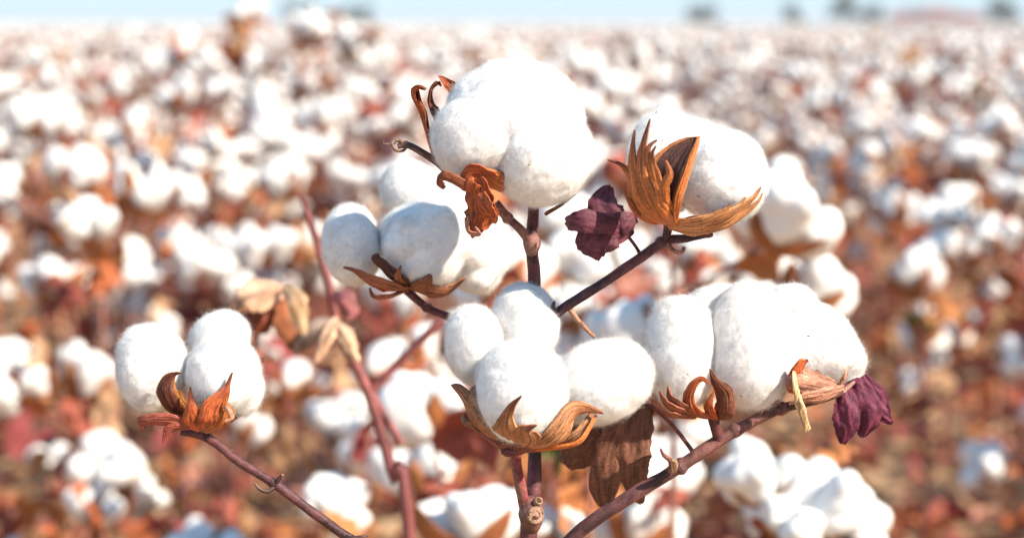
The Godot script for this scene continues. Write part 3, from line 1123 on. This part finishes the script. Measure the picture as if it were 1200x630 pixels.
	valve("bract", [[[240, 504, 8, 20], [250, 496, 24, 40], [252, 480, 27, 32], [262, 463, 27, 16], [268, 448, 26, 5], [272, 436, 26, 1]]], 0.14, 0.6, rust * 1.1, orange, 110, 0.08, 0.05, tipc)
	valve("bract", [[[244, 506, 6, 16], [258, 500, 20, 28], [266, 486, 24, 24], [264, 474, 26, 8], [265, 460, 27, 1]]], 0.2, 0.6, lin(0.48, 0.15, 0.04), orange, 112, 0.12, 0.08)
	valve("bract", [[[262, 478, 27, 6], [268, 482, 29, 6], [272, 490, 28, 6], [264, 494, 28, 3]]], 0.3, 0.6, lin(0.55, 0.28, 0.18), orange, 114)
	valve("bract", [[[252, 504, 0, 12], [282, 486, -2, 14], [302, 462, -6, 10], [306, 448, -8, 5], [302, 440, -8, 1]]], 0.25, 0.7, rust * 0.7, brown, 116)
	valve("bract", [[[290, 430, -12, 10], [303, 424, -14, 8], [310, 420, -14, 1]]], 0.25, 0.7, brown, brown, 118)
	# --- the boll at middle left, a little behind
	start_boll(485, 280, 0.972, "soft ragged boll just left of and below the top boll, set a little behind")
	lock(412, 288, 4, 38, 51, 40, 8, 16, 36, 0.7)
	lock(479, 221, -26, 39, 37, 38, 0, 17, 32, 0.8)
	lock(500, 282, 10, 55, 50, 44, 20, 18, 40, 1.15, 0.0, tufts(1))
	lock(556, 296, -14, 44, 48, 40, 0, 19, 32, 1.15, 0.0, tufts(2))
	lock(528, 250, -8, 36, 34, 36, 0, 20, 30, 1.1, 0.0, tufts(3))
	valve("bract", [[[480, 338, 6, 12], [458, 340, 24, 26], [432, 329, 28, 18], [414, 317, 28, 6], [402, 313, 28, 1]], [[478, 340, 8, 10], [455, 349, 22, 14], [438, 348, 26, 8], [433, 337, 27, 1]], [[476, 338, 10, 12], [466, 330, 26, 12], [467, 318, 30, 5], [470, 311, 31, 1]]], 0.16, 0.6, lin(0.36, 0.12, 0.06), rust, 121, 0.1, 0.05, Color(0.16, 0.05, 0.03, 0.6))
	valve("bur_valve", [[[480, 336, 10, 12], [464, 328, 26, 17], [448, 312, 29, 13], [438, 303, 30, 10], [444, 298, 30, 3]]], 0.25, 0.9, lin(0.12, 0.04, 0.03), brown, 124)
	valve("bur_valve", [[[482, 338, 8, 14], [500, 345, 16, 26], [525, 343, 10, 20], [545, 326, 4, 3]], [[482, 338, 8, 14], [496, 336, 22, 22], [505, 322, 26, 3]]], 0.2, 0.9, lin(0.28, 0.10, 0.05), brown, 126, 0.1, 0.05)
	# --- the big boll on the right-hand branch
	start_boll(870, 410, 0.925, "big spreading boll on the right-hand branch, its locks running together")
	lock(797, 412, 4, 50, 72, 46, 0, 21, 40, 0.8)
	lock(880, 408, 6, 58, 84, 50, 4, 22, 44, 0.9)
	lock(955, 404, -10, 56, 48, 42, -24, 23, 38, 1.0, 0.0, tufts(4))
	lock(838, 376, -10, 44, 46, 40, 0, 24, 30, 0.9)
	lock(925, 372, -20, 42, 44, 38, 0, 25, 30, 1.0)
	lock(988, 424, -18, 28, 30, 28, -20, 26, 28, 1.1, 0.0, [], 1200)
	valve("bract", [[[834, 490, 14, 16], [812, 487, 30, 22], [793, 477, 34, 20], [784, 464, 34, 8], [783, 452, 34, 1]], [[820, 488, 24, 14], [796, 483, 33, 16], [780, 473, 35, 10], [773, 458, 35, 1]], [[815, 490, 28, 10], [790, 488, 33, 12], [779, 484, 33, 6], [769, 478, 33, 1]]], 0.16, 0.6, lin(0.33, 0.10, 0.05), orange, 131, 0.12, 0.05, Color(0.14, 0.045, 0.03, 0.7))
	valve("bract", [[[830, 490, 18, 18], [810, 483, 33, 22], [806, 466, 36, 14], [813, 450, 38, 9], [823, 444, 39, 6], [831, 450, 39, 2]]], 0.18, 0.6, rust, orange, 134, 0.08, 0.04)
	valve("bract", [[[838, 491, 14, 18], [848, 482, 30, 22], [848, 462, 33, 22], [838, 448, 35, 10], [832, 432, 36, 1]], [[840, 491, 16, 12], [853, 488, 30, 12], [856, 472, 32, 10], [850, 456, 33, 3]]], 0.2, 0.6, lin(0.19, 0.06, 0.03), orange, 136, 0.12, 0.06)
	valve("bract", [[[834, 491, 20, 16], [830, 478, 34, 12], [834, 464, 36, 4], [838, 458, 36, 1]]], 0.2, 0.6, rust, orange, 138)
	valve("bract", [[[932, 432, 20, 6], [934, 450, 26, 9], [938, 472, 26, 10], [948, 504, 22, 7]], [[936, 462, 26, 5], [944, 482, 28, 5], [944, 506, 22, 2]]], 0.25, 0.6, lin(0.62, 0.42, 0.22), lin(0.55, 0.35, 0.18), 141, 0.15, 0.05)
	valve("bract", [[[985, 458, 6, 14], [960, 452, 16, 30], [938, 446, 22, 32], [928, 438, 22, 10]], [[988, 456, 6, 12], [966, 464, 16, 22], [940, 468, 20, 16], [925, 474, 20, 2]], [[985, 452, 6, 12], [992, 440, 8, 14], [995, 428, 8, 2]]], 0.14, 0.6, lin(0.52, 0.25, 0.17), lin(0.5, 0.14, 0.05), 143, 0.2, 0.10)
	valve("bur_valve", [[[960, 462, 4, 18], [942, 448, 14, 34], [940, 432, 20, 26], [946, 422, 22, 6]]], 0.25, 0.9, lin(0.58, 0.13, 0.04), lin(0.5, 0.12, 0.04), 147, 0.1, 0.08)
	valve("bract", [[[915, 480, 6, 8], [908, 474, 10, 12], [898, 478, 10, 8], [888, 490, 8, 2]]], 0.2, 0.8, lin(0.32, 0.16, 0.10), brown, 149, 0.2, 0.12)
	finish_boll()
	# --- leaves still hanging on it
	var plum := lin(0.135, 0.035, 0.055)
	leaf_of("leaf", 0.90, at(705, 262, 1.2), [
		[[726, 272, 0, 16], [714, 258, 4, 42], [708, 240, 2, 42], [710, 228, -4, 28], [716, 218, -6, 6]],
		[[736, 262, 4, 24], [712, 262, 16, 24], [688, 259, 22, 28], [672, 260, 20, 24], [663, 262, 12, 14]],
		[[742, 264, 2, 20], [718, 272, 10, 34], [698, 280, 12, 44], [684, 288, 10, 34], [678, 292, 8, 16]],
		[[716, 262, 8, 20], [706, 280, 12, 44], [700, 294, 8, 30], [700, 305, 4, 6]],
		[[714, 268, 6, 20], [728, 262, 10, 28], [742, 258, 8, 20], [747, 258, 4, 5]]], 0.12, plum, plum * 1.3, 151, 0.10, 0.08)
	limb("petiole", [[722, 266, 0.902, 2.4], [732, 272, 0.903, 2.2], [746, 290, 0.904, 2.2], [752, 302, 0.903, 2.6]], plum, red, 33, 12, 30)
	leaf_of("leaf", 0.94, at(715, 520, 1.3), [
		[[752, 470, 0, 18], [726, 478, 4, 44], [700, 500, 6, 56], [676, 528, 2, 48], [662, 545, 0, 20]],
		[[748, 470, 6, 24], [728, 500, 12, 34], [713, 540, 12, 40], [708, 575, 8, 34], [712, 604, 4, 5]],
		[[756, 470, 4, 22], [748, 500, 12, 36], [744, 535, 14, 40], [744, 565, 10, 32], [752, 590, 4, 6]]], 0.10, lin(0.21, 0.085, 0.05), lin(0.24, 0.11, 0.065), 161, 0.09, 0.10)
	limb("petiole", [[752, 474, 0.938, 2.6], [764, 476, 0.935, 2.4], [790, 500, 0.928, 2.4], [815, 533, 0.918, 3.0]], red, brown, 34, 14, 30)
	leaf_of("leaf", 0.925, at(1010, 480, 1.3), [
		[[988, 450, 2, 12], [992, 472, 8, 30], [992, 498, 8, 32], [988, 520, 4, 6]],
		[[1002, 444, 0, 22], [1010, 466, 6, 38], [1016, 490, 6, 34], [1010, 512, 2, 8]],
		[[1008, 444, 0, 18], [1024, 462, 2, 30], [1034, 484, 2, 24], [1046, 496, 0, 4]]], 0.14, lin(0.15, 0.025, 0.055), lin(0.24, 0.06, 0.10), 171, 0.14, 0.12)
	limb("petiole", [[988, 460, 0.920, 3.0], [996, 452, 0.922, 2.6], [1004, 446, 0.925, 2.2]], red, pale, 35, 8, 20)


# ------------------------------------------------------------------ plants just behind it
func near_plant(px: float, d: float, label: String, bolls: Array, height: float, extra_bolls: int, leaves: int, sd: int, stem_r := 0.0045) -> void:
	# bolls: [px, py, distance] as seen from the camera, each one placed where it stands
	var x := (px - 600.0) / FPX * d
	var base := Vector3(x, 0, -d)
	var fixed := []
	for b in bolls:
		fixed.append(at(b[0], b[1], b[2]) - base)
	var o := thing("cotton_plant", label, "cotton plant", base, "cotton plants just behind the sharp plant")
	build_plant(o, plan(sd, height, extra_bolls, leaves, fixed), true, sd, stem_r)


func make_near_plants() -> void:
	near_plant(90, 2.5, "blurred cotton plant at the left edge with two separate bolls below mid height", [[20, 440, 2.45], [97, 438, 2.55], [125, 575, 2.45]], 0.66, 1, 18, 301)
	near_plant(215, 2.3, "low blurred cotton plant below the left sharp boll, one boll at the bottom edge", [[230, 645, 2.3], [285, 495, 2.6]], 0.5, 0, 18, 302)
	near_plant(400, 1.85, "blurred cotton plant with a brown-burred boll below the pink slanting stem", [[385, 582, 1.85], [335, 435, 2.3], [440, 420, 2.3]], 0.60, 0, 16, 303)
	near_plant(545, 1.65, "blurred cotton plant with white bolls at the bottom edge, left of the main stem", [[545, 612, 1.62], [585, 590, 1.72], [505, 480, 1.85], [510, 555, 2.1]], 0.62, 0, 10, 304)
	near_plant(680, 1.75, "blurred cotton plant with white bolls at the bottom, right of the main stem", [[655, 605, 1.8], [735, 615, 1.9], [590, 330, 2.0]], 0.6, 0, 14, 305)
	near_plant(935, 1.6, "blurred cotton plant with a large white boll group under the right-hand branch", [[900, 545, 1.62], [950, 592, 1.6], [975, 612, 1.72], [905, 605, 1.7]], 0.58, 0, 12, 306)
	near_plant(800, 1.75, "blurred cotton plant whose top bolls show just above the big right-hand boll", [[755, 372, 1.8], [880, 345, 1.62], [905, 250, 1.75], [930, 330, 1.8]], 0.8, 0, 12, 307)
	near_plant(1090, 3.1, "blurred cotton plant at right with single bolls standing over the brown furrow", [[1070, 330, 3.2], [1135, 285, 3.2], [1050, 250, 3.6], [1080, 385, 3.3]], 0.75, 2, 16, 308)
	near_plant(110, 2.55, "blurred cotton plant at left with a cluster of big bolls in the mid field", [[105, 255, 2.45], [150, 222, 2.7], [65, 330, 2.9], [145, 325, 3.0]], 0.85, 1, 20, 309)
	near_plant(45, 3.1, "blurred cotton plant at the left edge with one round boll above its neighbours", [[47, 140, 3.1], [80, 200, 3.0], [15, 215, 3.1]], 0.9, 1, 18, 310)
	near_plant(292, 4.6, "tall blurred cotton plant whose top boll rises above the horizon at left", [[292, 16, 4.6], [305, 70, 4.5]], 0.9, 3, 20, 311)
	near_plant(370, 5.4, "blurred cotton plant that touches the horizon left of the topmost boll", [[370, 22, 5.4]], 0.9, 4, 18, 312)
	# the pink slanting stem with its curled pale leaves
	var foot := at(500, 640, 1.28)
	var base := Vector3(foot.x + 0.02, 0, foot.z)
	var o := thing("cotton_plant", "bare pink cotton stem with curled tan leaves, right of the left sharp boll", "cotton plant", base, "cotton plants just behind the sharp plant")
	var sb := Buf.new()
	var pts := [Vector3(0, -0.01, 0), Vector3(-0.01, 0.4, 0)]
	var pink := lin(0.30, 0.085, 0.08)
	for q in [[478, 610], [462, 560], [442, 490], [425, 445], [400, 395], [388, 345], [372, 285], [352, 228]]:
		pts.append(at(q[0], q[1], 1.28) - base)
	tube(sb, pts, [0.005, 0.0045, 0.0042, 0.004, 0.0038, 0.0036, 0.0034, 0.0032, 0.0028, 0.0015], 8, 40, pink * 0.7, pink, 61)
	part("stem", mesh_of([[sb, M.stem]]), o)
	for l in [[[430, 462], [460, 432], [500, 392], [520, 375]], [[425, 448], [440, 470], [470, 520]], [[390, 350], [402, 362], [412, 372]], [[400, 395], [360, 380], [330, 350]]]:
		var bb := Buf.new()
		var bp := []
		for q in l:
			bp.append(at(q[0], q[1], 1.28) - base)
		var brs := []
		for q in l:
			brs.append(0.0028)
		tube(bb, bp, brs, 6, 10, pink * 0.6, pink, 62)
		part("branch", mesh_of([[bb, M.stem]]), o)
	var sd := 0
	for l in [
		[lin(0.62, 0.38, 0.25), [[335, 338, 1.27, 12], [310, 342, 1.25, 40], [285, 352, 1.24, 34], [272, 368, 1.25, 8]]],
		[lin(0.20, 0.05, 0.025), [[330, 352, 1.28, 14], [305, 366, 1.27, 46], [290, 390, 1.27, 36], [300, 412, 1.27, 6]]],
		[lin(0.58, 0.36, 0.20), [[332, 336, 1.26, 12], [345, 348, 1.24, 26], [352, 372, 1.24, 22], [356, 392, 1.24, 6]]],
		[lin(0.36, 0.12, 0.05), [[332, 352, 1.27, 12], [335, 378, 1.26, 34], [345, 402, 1.26, 20], [350, 412, 1.26, 5]]],
		[lin(0.30, 0.22, 0.18), [[400, 380, 1.27, 10], [376, 384, 1.25, 26], [356, 400, 1.25, 20], [344, 414, 1.26, 4]]],
		[lin(0.62, 0.38, 0.25), [[395, 372, 1.25, 8], [385, 392, 1.24, 18], [376, 412, 1.24, 14], [370, 425, 1.24, 4]]],
		[lin(0.62, 0.40, 0.26), [[392, 376, 1.25, 8], [405, 392, 1.24, 20], [412, 410, 1.24, 16], [420, 425, 1.24, 4]]],
		[lin(0.48, 0.16, 0.16), [[388, 350, 1.27, 8], [402, 348, 1.26, 26], [412, 362, 1.26, 18], [408, 374, 1.26, 5]]]]:
		var b := Buf.new()
		var lp := []
		var lw := []
		for q in l[1]:
			lp.append(at(q[0], q[1], q[2]) - base)
			lw.append(q[3] * q[2] / FPX)
		blade(b, lp, lw, at(340, 380, 1.6) - base, 0.22, 0.0006, l[0], l[0] * 0.8, 181 + sd, 0.2, 14, 7, 0.12)
		part("leaf", mesh_of([[b, M.bur]]), o)
		sd += 1


# ------------------------------------------------------------------ the field
func make_field() -> void:
	# leaf litter on the soil
	var mm := MultiMesh.new()
	mm.transform_format = MultiMesh.TRANSFORM_3D
	mm.use_colors = true
	mm.mesh = leaf_meshes[1]
	mm.instance_count = 9000
	for k in 9000:
		var z := -2.6 - 13.0 * pow(rng.randf(), 1.5)
		var x := (rng.randf() * 2.0 - 1.0) * (0.35 - z * 0.31)
		var b := Basis.from_euler(Vector3(-PI / 2 + rng.randfn(0, 0.45), rng.randf() * TAU, 0)).scaled_local(Vector3.ONE * rng.randf_range(0.5, 1.2))
		mm.set_instance_transform(k, Transform3D(b, Vector3(x, 0.012 + rng.randf() * 0.02, z)))
		var c: Color = M.leaves[rng.randi() % 7].albedo_color.srgb_to_linear()
		mm.set_instance_color(k, c * rng.randf_range(0.8, 1.3))
	var lit := MultiMeshInstance3D.new()
	lit.name = "leaf_litter"
	lit.multimesh = mm
	lit.set_meta("kind", "stuff")
	lit.set_meta("label", "fallen dry leaves covering the soil between the rows")
	lit.set_meta("category", "leaf litter")
	add_child(lit)

	# spots along the rows, nearest first
	var spots := []
	var beside := []
	for row in range(-130, 131):
		var z := -1.9 - rng.randf() * 0.3
		while z > -330.0:
			var d := -z
			var x := row * ROW - DRIFT * z + rng.randfn(0, 0.09) + (0.2 if row < 0 else 0.0)
			var seen := absf(x) < 0.35 + d * 0.30
			var keep := seen or (absf(x) < 1.4 + d * 0.55 and d < 60.0)
			if row == 0 and d < 2.3:
				keep = false
			if absi(row) == 1 and d < 2.7:
				keep = false
			if keep:
				if seen:
					spots.append(Vector3(x, 0, z))
				else:
					beside.append(Vector3(x, 0, z))
			z -= rng.randf_range(0.20, 0.36) * (1.0 if d < 45.0 else 1.0 + (d - 45.0) / 45.0)
			if d > 60.0 and absi(row) * ROW > 0.6 + d * 0.34:
				z = minf(z, -(absi(row) * ROW - 0.6) / 0.34)
			elif absi(row) * ROW > 1.6 + d * 0.6:
				z = minf(z, -(absi(row) * ROW - 1.6) / 0.6)
	spots.sort_custom(func(a, b): return a.z > b.z)
	var shots := []
	for k in 8:
		shots.append(plan(700 + k, 0.87 + 0.03 * (k % 5), 10 + k % 4, 30))
	var protos_near := []
	var protos_mid := []
	var near_named := []
	var n_single := 280
	var far_sets := [[], [], [], [], [], [], [], []]
	var very_far := [[], [], [], []]
	for k in spots.size():
		var p: Vector3 = spots[k]
		var t := Transform3D(Basis(Vector3.UP, rng.randf() * TAU).scaled(Vector3.ONE * rng.randf_range(0.9, 1.1)), p)
		if k < n_single:
			var near := -p.z < 4.6
			var list := protos_near if near else protos_mid
			var o: Node3D
			var side := "left of" if p.x < -0.1 + 0.035 * p.z else "right of" if p.x > 0.1 - 0.035 * p.z else "straight behind"
			var dist := "in the nearest blurred rows" if -p.z < 4.6 else "in the middle distance" if -p.z < 8.5 else "in the far rows"
			var label := "blurred white-bolled cotton plant %s, %s the sharp plant" % [dist, side]
			if list.size() < 8:
				o = thing("cotton_plant", label, "cotton plant", Vector3.ZERO, "")
				build_plant(o, shots[list.size()], near, 700 + list.size())
				list.append(o)
			else:
				o = list[rng.randi() % 8].duplicate()
				o.name = numbered("cotton_plant")
				add_child(o, true)
			o.transform = t
			if near:
				near_named.append(o)
			o.set_meta("label", label)
			o.set_meta("group", "blurred cotton plants %s, %s the sharp plant" % [dist, side])
		elif -p.z < 55.0:
			far_sets[rng.randi() % 8].append(t)
		else:
			very_far[rng.randi() % 4].append(t)
	for p in beside:
		far_sets[rng.randi() % 8].append(Transform3D(Basis(Vector3.UP, rng.randf() * TAU), p))
	near_named.sort_custom(func(a, b): return a.position.x / -a.position.z < b.position.x / -b.position.z)
	for k in near_named.size():
		near_named[k].set_meta("label", "blurred cotton plant in the nearest full rows behind, number %s from the left edge" % ORDINAL[mini(k, ORDINAL.size() - 1)])
		near_named[k].set_meta("group", "blurred cotton plants in the nearest rows")
	var field := Node3D.new()
	field.name = "cotton_field"
	field.set_meta("kind", "stuff")
	field.set_meta("label", "far cotton plants merging into a pale band below the horizon")
	field.set_meta("category", "cotton field")
	add_child(field)
	for k in 8:
		rows_of(merged_plant(shots[k], false), far_sets[k], field)
	for k in 4:
		rows_of(merged_plant(plan(800 + k, 0.92, 7, 18), true), very_far[k], field)


const ORDINAL := ["one", "two", "three", "four", "five", "six", "seven", "eight", "nine", "ten", "eleven", "twelve", "thirteen", "fourteen", "fifteen", "sixteen", "seventeen", "eighteen", "nineteen", "twenty", "twenty-one", "twenty-two", "twenty-three", "twenty-four", "twenty-five", "twenty-six", "twenty-seven", "twenty-eight", "twenty-nine", "thirty"]


func rows_of(mesh: Mesh, list: Array, parent: Node3D) -> void:
	var mm := MultiMesh.new()
	mm.transform_format = MultiMesh.TRANSFORM_3D
	mm.mesh = mesh
	mm.instance_count = list.size()
	for k in list.size():
		mm.set_instance_transform(k, list[k])
	var o := MultiMeshInstance3D.new()
	o.name = "cotton_rows"
	o.multimesh = mm
	o.set_meta("kind", "stuff")
	parent.add_child(o, true)
